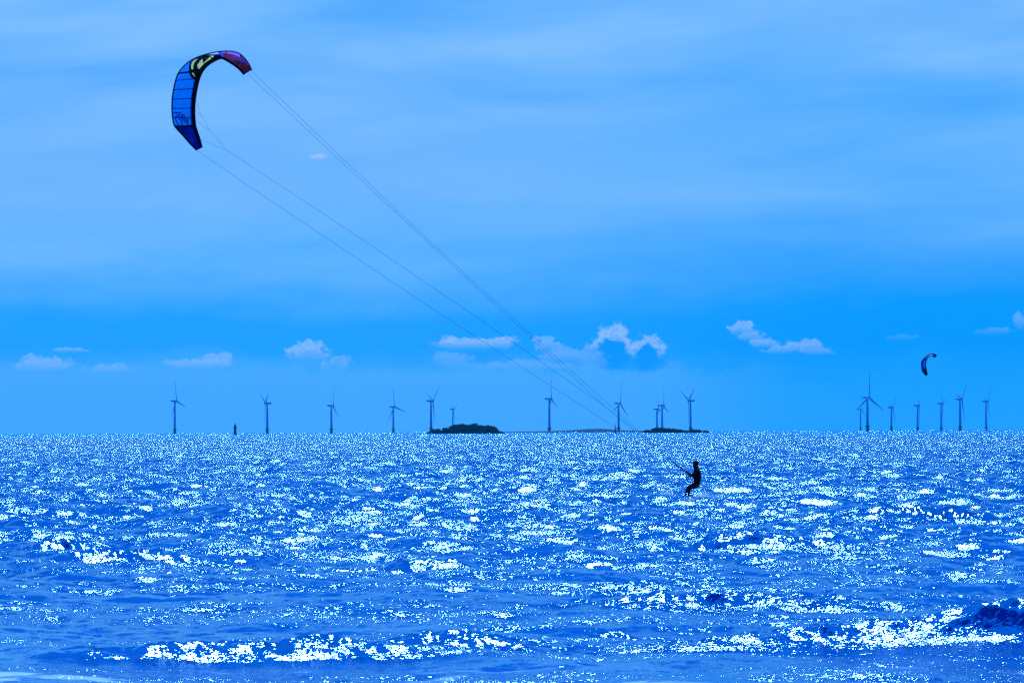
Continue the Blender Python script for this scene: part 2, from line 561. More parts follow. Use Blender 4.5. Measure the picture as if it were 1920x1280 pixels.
# ------------------------------------------------------------------ wind turbines
TURBINES = [  # hub px, hub py, tower px, waterline py, rotor px, first blade angle, foreshortening, side, label
    (332.5, 751.3, 327.7, 811.0, 41.0, -15, 0.30, 1, 'wind turbine farthest left on the horizon, one blade nearly upright'),
    (496.6, 755.6, 501.0, 811.0, 42.0, 58, 0.31, -1, 'wind turbine just right of the small beacon tower, two blades in a V'),
    (625.7, 760.0, 621.3, 809.9, 40.1, 3, 0.20, 1, 'slim wind turbine third from left, its rotor seen almost edge on'),
    (740.5, 762.2, 737.4, 809.9, 36.9, -15, 0.48, 1, 'wind turbine alone in open sea left of the wooded island, rotor facing right'),
    (812.7, 751.3, 808.1, 809.2, 44.0, 49, 0.31, 1, 'tall wind turbine behind the left end of the large wooded island'),
    (852.5, 766.6, 849.0, 809.9, 28.0, -56, 0.25, 1, 'small wind turbine rising right behind the large wooded island'),
    (1034.1, 747.3, 1029.9, 809.2, 44.5, -10, 0.24, 1, 'tall wind turbine crossed by the lowest kite line, between the two islands'),
    (1163.4, 755.6, 1159.7, 808.1, 41.2, 6, 0.41, 1, 'wind turbine standing next to the tiny sailing boat, behind the kite lines'),
    (1235.0, 766.6, 1231.7, 808.1, 34.2, -22, 0.25, 1, 'shorter wind turbine of the close pair behind the low wooded island'),
    (1244.0, 759.6, 1241.3, 808.1, 38.8, -8, 0.27, 1, 'taller wind turbine of the close pair behind the low wooded island'),
    (1291.0, 750.8, 1294.5, 808.1, 42.6, 56, 0.31, -1, 'wind turbine behind the right end of the low wooded island, blades in a V'),
    (1616.9, 766.7, 1613.4, 806.3, 27.9, 6, 0.35, 1, 'small wind turbine close beside the largest rotor of the right hand group'),
    (1628.4, 744.9, 1626.3, 805.7, 47.9, 0, 0.70, 1, 'largest wind turbine, its wide rotor open in a Y facing the viewer'),
    (1674.3, 763.6, 1671.2, 806.1, 34.7, 36, 0.38, 1, 'wind turbine right next to the wide open Y shaped rotor on its right'),
    (1724.0, 759.8, 1720.4, 806.6, 36.0, -52, 0.28, 1, 'thin wind turbine directly below the small distant kite, blades in a V'),
    (1767.8, 755.9, 1764.5, 806.6, 35.9, -46, 0.31, 1, 'wind turbine third from the right edge, two blades spread in a V'),
    (1804.0, 747.8, 1800.0, 806.6, 44.1, 42, 0.44, 1, 'tall wind turbine second from the right edge, one blade pointing left'),
    (1852.6, 752.2, 1848.7, 806.6, 35.9, 37, 0.35, 1, 'wind turbine nearest the right edge of the view')]
ROT = 45.0


def blade_mesh():
    V, F = [], []
    st = [(0.0, 1.0, 1.0), (1.5, 1.0, 1.0), (5.0, 1.5, .75), (10, 1.75, .5), (20, 1.35, .32), (32, .9, .2), (42, .5, .1), (44.6, .25, .05), (45, .06, .03)]
    n = 10
    for (z, c, th) in st:
        tw = R(20) * (1 - z / 45.0) if z > 3 else R(20)
        for k in range(n):
            a = 2 * math.pi * k / n
            x, y = math.cos(a) * c + (c * 0.35 if z > 3 else 0), math.sin(a) * th
            V.append((x * math.cos(tw) - y * math.sin(tw), x * math.sin(tw) + y * math.cos(tw) - 0.0009 * z * z, z))
    for i in range(len(st) - 1):
        for k in range(n):
            k2 = (k + 1) % n
            F.append((i * n + k, i * n + k2, (i + 1) * n + k2, (i + 1) * n + k))
    F.append(tuple(range(n))[::-1])
    F.append(tuple((len(st) - 1) * n + k for k in range(n)))
    return V, F


def turbine_proto():
    """axis of the rotor is local -Y; hub centre sits 4.2 m in front of the tower axis; origin is at the tower top"""
    root = empty('wind_turbine', (0, 0, 0))
    V, F = [], []
    # nacelle: tapered box with rounded sections, from y=-2.6 to y=8.5
    secs = [(-2.6, 1.3, 1.4), (-1.8, 1.8, 1.8), (1, 2.0, 2.0), (5, 2.0, 2.0), (8, 1.8, 1.7), (8.8, 1.2, 1.1)]
    for (y, hw, hh) in secs:
        for k in range(16):
            a = 2 * math.pi * k / 16
            ca, sa = math.cos(a), math.sin(a)
            V.append((math.copysign(abs(ca) ** .45, ca) * hw, y, 2.0 + math.copysign(abs(sa) ** .45, sa) * hh))
    for i in range(len(secs) - 1):
        for k in range(16):
            k2 = (k + 1) % 16
            F.append((i * 16 + k, i * 16 + k2, (i + 1) * 16 + k2, (i + 1) * 16 + k))
    F.append(tuple(range(16))[::-1])
    F.append(tuple(80 + k for k in range(16)))
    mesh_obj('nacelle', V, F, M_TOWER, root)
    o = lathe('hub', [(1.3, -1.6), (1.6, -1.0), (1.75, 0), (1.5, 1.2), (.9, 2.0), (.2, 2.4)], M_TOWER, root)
    o.rotation_euler = (R(90), 0, 0)
    o.location = (0, -4.2, 2.0)
    bV, bF = blade_mesh()
    b0 = None
    for k in range(3):
        if b0 is None:
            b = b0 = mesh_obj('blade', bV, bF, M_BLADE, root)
        else:
            b = link(b0.copy(), root)
        b.location = (0, -4.2, 2.0)
    return root


def copy_tree(o, parent=None):
    c = o.copy()
    scn.collection.objects.link(c)
    c.parent = parent
    for ch in o.children:
        copy_tree(ch, c)
    return c


proto = turbine_proto()
for i, (hx, hy, tx, wy, rp, ang, k, side, lab) in enumerate(TURBINES):
    if i == 0:
        o = proto
        src = proto
    else:
        o = copy_tree(proto)
        for ch in list(o.children):
            if ch.name.split('.')[0] in ('tower', 'transition_piece', 'work_platform'):
                bpy.data.objects.remove(ch)
    Yd = FPX * ROT / rp
    top = P(tx, hy, Yd)
    top.z -= 2.0
    zw = P(tx, wy, Yd).z        # height of the visible waterline there
    # rotor axis: towards the viewer and to the side the hub is on
    yaw = math.acos(k) * side   # angle between rotor axis and -Y
    hd = yaw                    # local -Y turned by yaw about Z points to +x for positive yaw
    base_z = min(0.0, zw - 2)
    o.location = (top.x, top.y, base_z)
    o.rotation_euler = (0, 0, hd)
    tag(o, lab, 'wind turbine', 'offshore wind turbines along the horizon')
    H = top.z - base_z
    blades = 0
    for ch in o.children:
        nm = ch.name.split('.')[0]
        if nm in ('nacelle',):
            ch.location.z = H
        elif nm == 'hub':
            ch.location.z = H + 2.0
        elif nm == 'blade':
            ch.location.z = H + 2.0
            a = R(ang) + blades * 2 * math.pi / 3
            ch.rotation_euler = (0, a, 0)
            blades += 1
    tp = (zw - base_z) + 8.0
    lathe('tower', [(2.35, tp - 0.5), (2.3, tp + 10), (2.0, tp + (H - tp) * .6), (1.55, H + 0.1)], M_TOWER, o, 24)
    lathe('transition_piece', [(2.7, -6), (2.7, tp - 1.2), (2.75, tp - 1.0), (2.6, tp)], M_FOUND, o, 24)
    pf = lathe('work_platform', [(2.8, tp - 2.3), (4.4, tp - 2.2), (4.4, tp - 0.9), (4.2, tp - 0.9), (4.2, tp - 1.9), (2.8, tp - 1.9)], M_FOUND, o, 20)

# ------------------------------------------------------------------ islands and far land
def prof_at(prof, x):
    xs = [p[0] for p in prof]
    return float(np.interp(x, xs, [p[1] for p in prof]))


def island(name, prof, D, depth, waterline, lab_i, lab_t):
    """prof: list of photo (px, py top of the trees)"""
    pts = [(P(px, py, D).x, max(0.3, P(px, py, D).z)) for px, py in prof]
    x0, x1 = pts[0][0], pts[-1][0]
    cx = (x0 + x1) / 2
    # ground: low mound following the trees at a quarter of their height
    nx, ny = 90, 14
    V, F = [], []
    rg = random.Random(5)
    for i in range(nx + 1):
        x = x0 - 3 + (x1 - x0 + 6) * i / nx
        h = prof_at(pts, x) * 0.38
        for j in range(ny + 1):
            v = j / ny * 2 - 1
            e = max(0.0, 1 - v * v)
            V.append((x - cx, v * depth * (0.7 + 0.3 * math.sin(i * .13)), -1.2 + (1.2 + h + rg.uniform(-.1, .15)) * e ** .6))
    for i in range(nx):
        for j in range(ny):
            a = i * (ny + 1) + j
            F.append((a, a + ny + 1, a + ny + 2, a + 1))
    g = mesh_obj(name, V, F, M_SOIL)
    g.location = (cx, D, 0)
    tag(g, lab_i, 'island', kind='structure')
    # woodland: overlapping leafy crowns
    bm = bmesh.new()
    ico = bmesh.new()
    bmesh.ops.create_icosphere(ico, subdivisions=2, radius=1)
    iv = [v.co.copy() for v in ico.verts]
    jf = [[v.index for v in f.verts] for f in ico.faces]
    ico.free()
    Vt, Ft = [], []
    n = int((x1 - x0) * 6)
    for q in range(n):
        x = rg.uniform(x0, x1)
        h = prof_at(pts, x)
        h = h * 0.98 + 0.12
        if h < 0.35:
            continue
        y = rg.uniform(-1, 1)
        top = h * (1 - 0.35 * y * y) * rg.uniform(.72, 1.03)
        r = min(h * .5, rg.uniform(0.7, 1.7))
        for lay in range(3):
            cz = top - r - lay * r * 1.2
            if cz < -0.4:
                break
            b = len(Vt)
            ox, oy = rg.uniform(-.5, .5), rg.uniform(-.5, .5)
            for v in iv:
                k = rg.uniform(.72, 1.18)
                Vt.append((x - cx + ox + v.x * r * k * 1.15, y * depth * .8 + oy + v.y * r * k, cz + v.z * r * k * .85))
            for f in jf:
                Ft.append(tuple(b + a for a in f))
    t = mesh_obj('trees', Vt, Ft, M_LEAF, None, smooth=False)
    t.location = (cx, D, 0)
    tag(t, lab_t, 'wood', kind='stuff')


hor = lambda px: 812.0 - 8.0 * px / 1920.0
z5 = lambda L: [(700 + x / 4.571, 690 + y / 4.571) for x, y in L]
z6 = lambda L: [(1100 + x / 4.571, 690 + y / 4.571) for x, y in L]
ISL_D = 4000.0
island('island', z5([(468, 545), (500, 530), (520, 519), (560, 515), (585, 530), (594, 534), (600, 506), (650, 498), (690, 480),
                     (735, 474), (760, 466), (800, 477), (830, 472), (870, 464), (905, 474), (925, 487), (980, 484), (1030, 492), (1050, 503),
                     (1065, 515), (1072, 536), (1110, 540)]),
       ISL_D, 20, hor, 'dark low island ground under the large clump of trees', 'dense dark clump of trees covering the large island')
island('island', z6([(494, 538), (500, 526), (525, 523), (548, 532), (556, 530), (562, 511), (600, 505), (640, 506), (700, 510), (760, 514),
                     (800, 520), (840, 530), (860, 532), (900, 520), (930, 523), (965, 522), (980, 534), (1000, 532), (1015, 527), (1032, 531), (1045, 541)]),
       ISL_D, 20, hor, 'dark low island ground under the long narrow strip of trees', 'long low strip of dark trees on the narrow island')


def far_land():
    D = 6000.0
    prof = [(935, 810), (975, 808.6), (1030, 808), (1080, 805.5), (1102, 803.8), (1125, 803.2), (1142, 804.2), (1160, 806.0), (1200, 807), (1235, 807.5)]
    V, F = [], []
    nx, ny = 240, 10
    rg = random.Random(3)
    for i in range(nx + 1):
        px = 930 + 310 * i / nx
        py = prof_at(prof, px) + rg.uniform(-.25, .25)
        top = P(px, py, D)
        h = max(0.5, top.z)
        for j in range(ny + 1):
            v = j / ny * 2 - 1
            V.append((top.x, D + v * 120, -1.5 + (1.5 + h) * max(0, 1 - v * v) ** .5))
    for i in range(nx):
        for j in range(ny):
            a = i * (ny + 1) + j
            F.append((a, a + ny + 1, a + ny + 2, a + 1))
    o = mesh_obj('headland', V, F, M_HILL)
    tag(o, kind='structure')


far_land()

# ------------------------------------------------------------------ beacon tower and sailing boat
BD = 4200.0
bp = P(440.8, 810, BD)
bea = empty('beacon_tower', (bp.x, bp.y, 0))
tag(bea, 'small dark beacon tower in the sea between the two leftmost wind turbines', 'beacon')
um = BD / FPX                       # metres per photo pixel
hB = P(440.8, 794.3, BD).z
lathe('tower_base', [(2.9 * um, -1.5), (2.8 * um, 1.0), (2.5 * um, 1.4), (2.5 * um, hB * .18)], M_BEAC, bea)
lathe('shaft', [(2.55 * um, hB * .18), (2.5 * um, hB * .30), (2.45 * um, hB * .42)], M_BEAC, bea)
lathe('window_band', [(2.2 * um, hB * .42), (2.2 * um, hB * .50)], M_BEAC2, bea)
lathe('upper_shaft', [(2.7 * um, hB * .50), (2.8 * um, hB * .53), (2.6 * um, hB * .56), (2.5 * um, hB * .80)], M_BEAC, bea)
lan = lathe('lantern', [(1.5 * um, hB * .80), (1.5 * um, hB * .90), (1.7 * um, hB * .91), (1.1 * um, hB * .97), (.3 * um, hB * 1.03)], M_BEAC, bea)

SD = 3600.0
sp_ = P(1153.6, 809, SD)
um = SD / FPX
boat = empty('sailing_boat', (sp_.x, sp_.y, 0.3))
tag(boat, 'tiny sailing boat with raised sails beside a turbine tower, left of the island', 'boat')
hs = P(1153.6, 792.5, SD).z - 0.3


def hull():
    V, F = [], []
    st = [(-1, .0, .5), (-.7, .5, .35), (0, .8, .25), (.6, .75, .25), (1, .5, .4)]
    L, W, Hh = 2.2 * um, .9, .9
    for (s, wd, sh) in st:
        wd = max(wd, .02)
        V += [(s * L, -wd * W, Hh + sh * .4), (s * L, -wd * W * .7, .1), (s * L, 0, -.4 + .3 * abs(s)), (s * L, wd * W * .7, .1), (s * L, wd * W, Hh + sh * .4)]
    for i in range(4):
        for k in range(5):
            k2 = (k + 1) % 5
            F.append((i * 5 + k, i * 5 + k2, i * 5 + 5 + k2, i * 5 + 5 + k))
    F.append((4, 3, 2, 1, 0))
    F.append((20, 21, 22, 23, 24))
    return V, F


V, F = hull()
mesh_obj('hull', V, F, M_BEAC, boat)
tube('mast', [(0, 0, .5), (0, 0, hs)], 0.12, M_BEAC, boat, 6)


def sail(name, pts):
    V, F = [], []
    n = 8
    a, b, c = (Vector(p) for p in pts)
    for sgn in (1, -1):
        for i in range(n + 1):
            for j in range(n + 1 - i):
                u_, v_ = i / n, j / n
                p = a + (b - a) * u_ + (c - a) * v_
                p.y += 0.5 * math.sin(math.pi * min(1, u_ + v_)) * (1 - v_) + sgn * 0.02
                V.append(p)
    m = len(V) // 2
    idx = {}
    q = 0
    for i in range(n + 1):
        for j in range(n + 1 - i):
            idx[i, j] = q
            q += 1
    for i in range(n):
        for j in range(n - i):
            t = (idx[i, j], idx[i + 1, j], idx[i, j + 1])
            F.append(t)
            F.append(tuple(m + z for z in t[::-1]))
            if i + j < n - 1:
                t = (idx[i + 1, j], idx[i + 1, j + 1], idx[i, j + 1])
                F.append(t)
                F.append(tuple(m + z for z in t[::-1]))
    mesh_obj(name, V, F, M_SAIL, boat)


sail('main_sail', [(.15, 0, 1.6), (2.1 * um, 0, 1.7), (.1, 0, hs * .97)])
sail('jib', [(-.2, 0, hs * .75), (-1.9 * um, 0, 1.3), (-.3, 0, 1.5)])

# ------------------------------------------------------------------ the kites
def smoothpoly(poly, x, y):
    """vectorised point in polygon"""
    ins = np.zeros(x.shape, bool)
    n = len(poly)
    j = n - 1
    for i in range(n):
        xi, yi = poly[i]
        xj, yj = poly[j]
        c = ((yi > y) != (yj > y)) & (x < (xj - xi) * (y - yi) / (yj - yi + 1e-9) + xi)
        ins ^= c
        j = i
    return ins


def near_line(pl, x, y, wd):
    m = np.zeros(x.shape, bool)
    for (x0, y0), (x1, y1) in zip(pl[:-1], pl[1:]):
        dx, dy = x1 - x0, y1 - y0
        t = np.clip(((x - x0) * dx + (y - y0) * dy) / (dx * dx + dy * dy), 0, 1)
        m |= np.hypot(x - x0 - t * dx, y - y0 - t * dy) < wd
    return m


def canopy_material(name):
    m = bpy.data.materials.new(name)
    m.use_nodes = True
    t = NT(m.node_tree)
    t.n.clear()
    at = t.node('ShaderNodeAttribute', attribute_name='print')
    tcn = t.node('ShaderNodeTexCoord')
    nz = t.noise(tcn.outputs['Object'], 3.0, 4.0, 0.6).outputs['Fac']
    col = t.mix(1.0, at.outputs['Color'], t.ramp(nz, [(0.3, (.7, .7, .75)), (0.7, (1, 1, 1))]), 'MULTIPLY')
    d = t.node('ShaderNodeBsdfDiffuse')
    tr = t.node('ShaderNodeBsdfTranslucent')
    g = t.node('ShaderNodeBsdfGlossy')
    g.inputs['Roughness'].default_value = .35
    g.inputs['Color'].default_value = (.4, .4, .4, 1)
    t.l.new(col, d.inputs['Color'])
    t.l.new(col, tr.inputs['Color'])
    m1 = t.node('ShaderNodeMixShader')
    m1.inputs[0].default_value = .78
    t.l.new(d.outputs[0], m1.inputs[1])
    t.l.new(tr.outputs[0], m1.inputs[2])
    m2 = t.node('ShaderNodeMixShader')
    m2.inputs[0].default_value = .03
    t.l.new(m1.outputs[0], m2.inputs[1])
    t.l.new(g.outputs[0], m2.inputs[2])
    o = t.node('ShaderNodeOutputMaterial')
    t.l.new(m2.outputs[0], o.inputs['Surface'])
    return m


def build_kite(stations, topx, D, chords, paint, origin_px, ns, ntc, le_r, struts, name_mat, le_range=None):
    """stations: (LEx, LEy, TEx, TEy) in trace units; topx maps trace units to photo pixels"""
    n = len(stations)
    org = P(*origin_px, D)
    root = empty('kite', org)
    mpp = D / FPX

    def LT(s):
        q = catmull(stations, s)
        return q[:2], q[2:]

    def chord(s):
        return float(np.interp(s, range(n), chords))

    def pt(s, t, camber=True):
        L, T = LT(s)
        lp, tp = topx(*L), topx(*T)
        scr = math.hypot(lp[0] - tp[0], lp[1] - tp[1]) * mpp
        c = chord(s)
        dz = math.sqrt(max(0.0, c * c - scr * scr))
        a = P(lp[0], lp[1], D)
        b = P(tp[0], tp[1], D - dz)
        p = a.lerp(b, t)
        if camber:
            # outward direction: away from the centre of the arc, square to the chord
            cen = P(*origin_px, D - dz * .5)
            o_ = (p - cen)
            ch = (b - a).normalized()
            o_ = (o_ - ch * o_.dot(ch)).normalized()
            p = p + o_ * (0.012 * c * math.sin(math.pi * t ** .75))
        return p - org

    S = np.linspace(0, n - 1, ns + 1)
    V, F = [], []
    for s in S:
        for j in range(ntc + 1):
            V.append(pt(s, j / ntc))
    cx, cy, cs, ct = [], [], [], []
    for i in range(ns):
        sm = (S[i] + S[i + 1]) / 2
        L, T = LT(sm)
        for j in range(ntc):
            a = i * (ntc + 1) + j
            F.append((a, a + ntc + 1, a + ntc + 2, a + 1))
            tm = (j + .5) / ntc
            q = L * (1 - tm) + T * tm
            cx.append(q[0])
            cy.append(q[1])
            cs.append(sm)
            ct.append(tm)
    can = mesh_obj('canopy', V, F, canopy_material(name_mat), root)
    col = paint(np.array(cx), np.array(cy), np.array(cs), np.array(ct))
    at = can.data.color_attributes.new('print', 'FLOAT_COLOR', 'CORNER')
    full = np.ones((len(F), 4, 4), np.float32)
    full[:, :, :3] = col[:, None, :]
    at.data.foreach_set('color', full.ravel())
    # inflated leading edge
    m = 120
    pts = [pt(s, 0, False) for s in np.linspace(0, n - 1, m)]
    rad = [le_r * float(np.interp(k / (m - 1), *le_range)) for k in range(m)]
    tube('leading_edge', pts, rad, M_LE, root, 14)
    for (s, r0, r1) in struts:
        pp = [pt(s, t) for t in np.linspace(0, 1.0, 16)]
        tube('strut', pp, [r0 + (r1 - r0) * k / 15 for k in range(16)], M_LE, root, 8)
    tube('trailing_edge', [pt(s, 1.0) for s in np.linspace(0, n - 1, m)], 0.026 * D / 139, M_LE, root, 5)
    return root, pt, org


ST = [(450, 1150, 398, 1176), (428, 1075, 335, 1112), (396, 985, 252, 1018), (372, 908, 160, 912), (362, 820, 137, 820), (359, 715, 130, 720),
      (366, 610, 132, 620), (381, 505, 146, 518), (403, 400, 170, 415), (437, 315, 198, 338), (490, 245, 262, 255), (555, 195, 350, 188),
      (612, 168, 450, 145), (660, 157, 570, 112), (700, 168, 672, 97), (760, 204, 775, 96), (828, 250, 860, 118), (878, 295, 922, 170),
      (905, 328, 970, 235), (920, 350, 1000, 300)]
CH = [.55, .75, 1.05, 1.3, 1.5, 1.65, 1.75, 1.85, 1.9, 1.95, 1.95, 1.95, 1.95, 1.9, 1.8, 1.6, 1.35, 1.05, .8, .55]
BLUE = (0.0, 0.30, 1.0)
z5k = lambda L: [(232.8 + .36375 * x, 29.1 + .36375 * y) for x, y in L]
z6k = lambda L: [(87.3 + .4093 * x, 698.4 + .4093 * y) for x, y in L]


def paint_big(x, y, s, t):
    c = np.zeros((len(x), 3), np.float32)
    c[:] = BLUE
    c[s < 3] = (0.0, 0.05, 0.62)
    c[s < 1.2] = (0.0, 0.03, 0.42)
    # right half
    c[s > 11.5] = (0.0, 0.10, 0.75)
    c[s > 13.9] = (0.20, 0.018, 0.07)
    c[(s > 13.9) & (t > .70) & (s < 16.2)] = (0.62, 0.16, 0.95)
    c[(s > 16.6)] = (0.08, 0.005, 0.015)
    c[(s > 16.6) & (t > .80)] = (0.16, 0.01, 0.16)
    c[(s > 18.2)] = (0.05, 0.004, 0.03)
    for poly in ([(770, 155), (815, 158), (825, 145), (860, 152), (840, 172), (800, 182)], [(875, 175), (905, 170), (935, 200), (930, 222), (890, 215)]):
        c[smoothpoly(poly, x, y)] = (0.02, 0.04, 0.42)
    c[smoothpoly([(790, 195), (860, 205), (880, 235), (850, 250)], x, y)] = (0.02, 0.005, 0.03)
    # black round emblem
    blk = z5k([(250, 525), (232, 640), (235, 760), (250, 880), (310, 985), (400, 1050), (470, 1075), (560, 1080), (800, 800), (1230, 400), (1190, 310),
               (900, 292), (720, 300), (600, 335), (480, 385), (350, 455)])
    c[smoothpoly(blk, x, y)] = (0.003, 0.003, 0.006)
    ye = (1.0, 1.0, 0.28)
    for poly in ([(500, 420), (400, 450), (330, 520), (300, 600), (300, 680), (315, 735), (365, 735), (360, 640), (380, 560), (430, 480)],
                 [(315, 820), (360, 820), (385, 880), (430, 950), (410, 950), (350, 890)],
                 [(545, 545), (500, 580), (485, 640), (520, 715), (640, 740), (740, 605), (700, 560), (620, 535)],
                 [(630, 425), (655, 530), (535, 535)], [(860, 375), (912, 420), (765, 568), (675, 540)], [(845, 340), (975, 330), (945, 390)]):
        c[smoothpoly(z5k(poly), x, y)] = ye
    c[smoothpoly(z5k([(540, 820), (580, 860), (560, 870)]), x, y)] = (.5, .6, .5)
    ex, ey = 232.8 + .36375 * 935, 29.1 + .36375 * 250
    c[((x - ex) / 70) ** 2 + ((y - ey) / 13) ** 2 < 1] = (1.0, 1.0, 1.0)
    c[((x - 455) / 22) ** 2 + ((y - 140) / 6) ** 2 < 1] = (.8, .9, 1.0)
    # seams
    for q in (1.0, 1.6, 2.2, 4, 5, 6, 7, 8):
        c[(np.abs(s - q) < (.04 if q >= 4 else .026))] = (0.0, 0.015, 0.2)
        if q >= 4:
            c[(np.abs(s - q) < .07 * (1 - t / .22)) & (t < .22)] = (0.0, 0.0, 0.02)
    c[(np.abs(s - 14.6 - (1 - t) * -.5) < .035)] = (0.03, 0.0, 0.05)
    # outline lettering near the lower tip
    dk = (0.0, 0.012, 0.26)
    for pl in ([(130, 165), (340, 160), (310, 270), (250, 190)], [(230, 250), (200, 290), (215, 380), (290, 480)], [(230, 250), (370, 380), (370, 470)],
               [(400, 210), (530, 340), (530, 470)], [(400, 210), (350, 290), (490, 430)], [(390, 270), (510, 390)],
               [(440, 560), (450, 610), (610, 600), (600, 750)], [(330, 570), (500, 700)], [(390, 600), (390, 760), (440, 840)],
               [(530, 690), (545, 840), (520, 880)]):
        c[near_line(z6k(pl), x, y, 6.5)] = dk
    c[near_line(z6k([(480, 880), (550, 920)]), x, y, 14)] = (0.0, 0.0, 0.05)
    c[near_line(z6k([(885, 1000), (900, 1080), (870, 1085)]), x, y, 4)] = (.6, .7, .8)
    c[(t > .955) & (s < 12)] = (0.0, 0.01, 0.12)
    c[(t > .88) & (s < 3)] = (0.0, 0.005, 0.10)
    c[(s < .25) | (s > 18.75)] = (0.003, 0.003, 0.01)
    return c


KD = 140.0
tp1 = lambda x, y: (300 + x / 5.82, 80 + y / 5.82)
kite, kpt, korg = build_kite(ST, tp1, KD, CH, paint_big, (408, 190), 380, 90, 0.115,
                             [(3.0, .05, .03), (9.0, .055, .035)], 'canopy_cloth',
                             le_range=([0, .08, .3, .45, .6, .72, .85, 1.0], [.55, .75, .95, 1.15, 1.15, .8, .6, .45]))
tag(kite, 'large blue kite with black and yellow emblem flying upper left', 'kite')

ST2 = [(940, 1012, 905, 1020), (925, 930, 850, 960), (903, 840, 795, 880), (884, 740, 772, 740), (887, 640, 776, 620), (910, 545, 815, 545),
       (950, 480, 900, 465), (1000, 440, 990, 402), (1065, 432, 1060, 380), (1115, 445, 1130, 385), (1150, 470, 1185, 400), (1165, 488, 1212, 440)]


def paint_small(x, y, s, t):
    c = np.zeros((len(x), 3), np.float32)
    c[:] = (0.01, 0.06, 0.55)
    c[(t < .45) & (s > 2.5)] = (0.03, 0.16, 0.9)
    c[s < 2.2] = (0.0, 0.004, 0.06)
    c[(s > 5.6) & (s < 7)] = (0.15, 0.3, .8)
    c[(s > 6.6) & (s < 8.3) & (t > .25)] = (1, 1, 1)
    c[s > 9.3] = (0.0, 0.006, 0.12)
    c[np.abs(s - 5) < .2] = (0.0, 0.004, 0.06)
    return c


D2 = 560.0
tp2 = lambda x, y: (1680 + x / 16.0, 640 + y / 16.0)
kite2, k2pt, k2org = build_kite(ST2, tp2, D2, [c * 1.0 for c in (.5, .8, 1.1, 1.4, 1.6, 1.7, 1.75, 1.7, 1.5, 1.2, .8, .5)], paint_small,
                                (1743, 678), 90, 24, 0.10, [(2.4, .06, .04), (5.0, .06, .04)], 'canopy_cloth_far',
                                le_range=([0, .1, .5, 1.0], [.7, 1.0, 1.1, .7]))
tag(kite2, 'small distant kite with white top above the right hand turbines', 'kite')

# lines of the big kite
RD = 139.0
BAR = P(1284, 884, RD)
YAW = P(1135, 762, RD + .4)
CAMU = P(1268, 871.5, RD)


def line(name, a, b, rad, mat, parent, sag=0.0, n=24, org=None):
    pts = []
    for i in range(n + 1):
        t = i / n
        p = a.lerp(b, t)
        p.z -= sag * 4 * t * (1 - t)
        pts.append(p - (org or Vector((0, 0, 0))))
    return tube(name, pts, rad, mat, parent, 5)


RL = 0.006
zk = lambda x, y, d=0.0: P(*tp1(x, y), KD + d)
junc = zk(740, 1182, -.1)
line('steering_line', zk(400, 1176, -.5), BAR + Vector((0, -.28, 0)), RL, M_LINE, kite, .12, org=korg)
line('steering_line', zk(998, 308, -.4), BAR + Vector((0, .28, 0)), RL, M_LINE, kite, .21, org=korg)
line('front_line', junc, YAW, RL, M_LINE, kite, -.10, org=korg)
line('front_line', zk(958, 345), YAW, RL, M_LINE, kite, .03, org=korg)
line('front_line', YAW, CAMU, RL * 1.5, M_LINE, kite, 0, org=korg)
RB = 0.005
b1, b2 = zk(465, 820), zk(545, 965)
for a, b in ((zk(382, 605), b1), (zk(378, 728), b1), (b1, b2), (zk(390, 855), b2), (b2, junc), (zk(445, 1058), junc),
             (zk(668, 172), zk(740, 196, .3)), (zk(740, 196, .3), zk(905, 300, .3))):
    line('bridle_line', a, b, RB, M_LINE, kite, 0, 6, org=korg)

# ------------------------------------------------------------------ the rider
def zr(x, y, d=0.0):
    """rider trace units (zoom of 1230..1380 x 840..960) to world"""
    return P(1230 + x / 10.667, 840 + y / 10.667, RD + d)


def skin_geo(chains, sub=2):
    """chains: list of lists of (Vector, radius); a chain may start from an earlier point given as an int index"""
    me = bpy.data.meshes.new('tmp')
    verts, edges, rads = [], [], []
    for ch in chains:
        prev = None
        for q in ch:
            if isinstance(q, int):
                prev = q
                continue
            verts.append(tuple(q[0]))
            rads.append(tuple(a * 1.14 for a in q[1]) if isinstance(q[1], tuple) else q[1] * 1.14)
            if prev is not None:
                edges.append((prev, len(verts) - 1))
            prev = len(verts) - 1
    me.from_pydata(verts, edges, [])
    o = bpy.data.objects.new('tmp', me)
    scn.collection.objects.link(o)
    md = o.modifiers.new('skin', 'SKIN')
    for i, v in enumerate(me.skin_vertices[0].data):
        r = rads[i]
        v.radius = r if isinstance(r, tuple) else (r, r)
    me.skin_vertices[0].data[0].use_root = True
    md2 = o.modifiers.new('sub', 'SUBSURF')
    md2.levels = sub
    dg = bpy.context.evaluated_depsgraph_get()
    ev = o.evaluated_get(dg)
    m2 = ev.to_mesh()
    V = [tuple(v.co) for v in m2.vertices]
    F = [tuple(p.vertices) for p in m2.polygons]
    ev.to_mesh_clear()
    bpy.data.objects.remove(o)
    bpy.data.meshes.remove(me)
    return V, F


def add_geo(A, B):
    b = len(A[0])
    A[0].extend(B[0])
    A[1].extend(tuple(b + i for i in f) for f in B[1])


borg = zr(620, 985, 0)
borg.z = 0.0
person = None
L_ = lambda x, y, d=0.0: zr(x, y, d) - borg
body = ([], [])
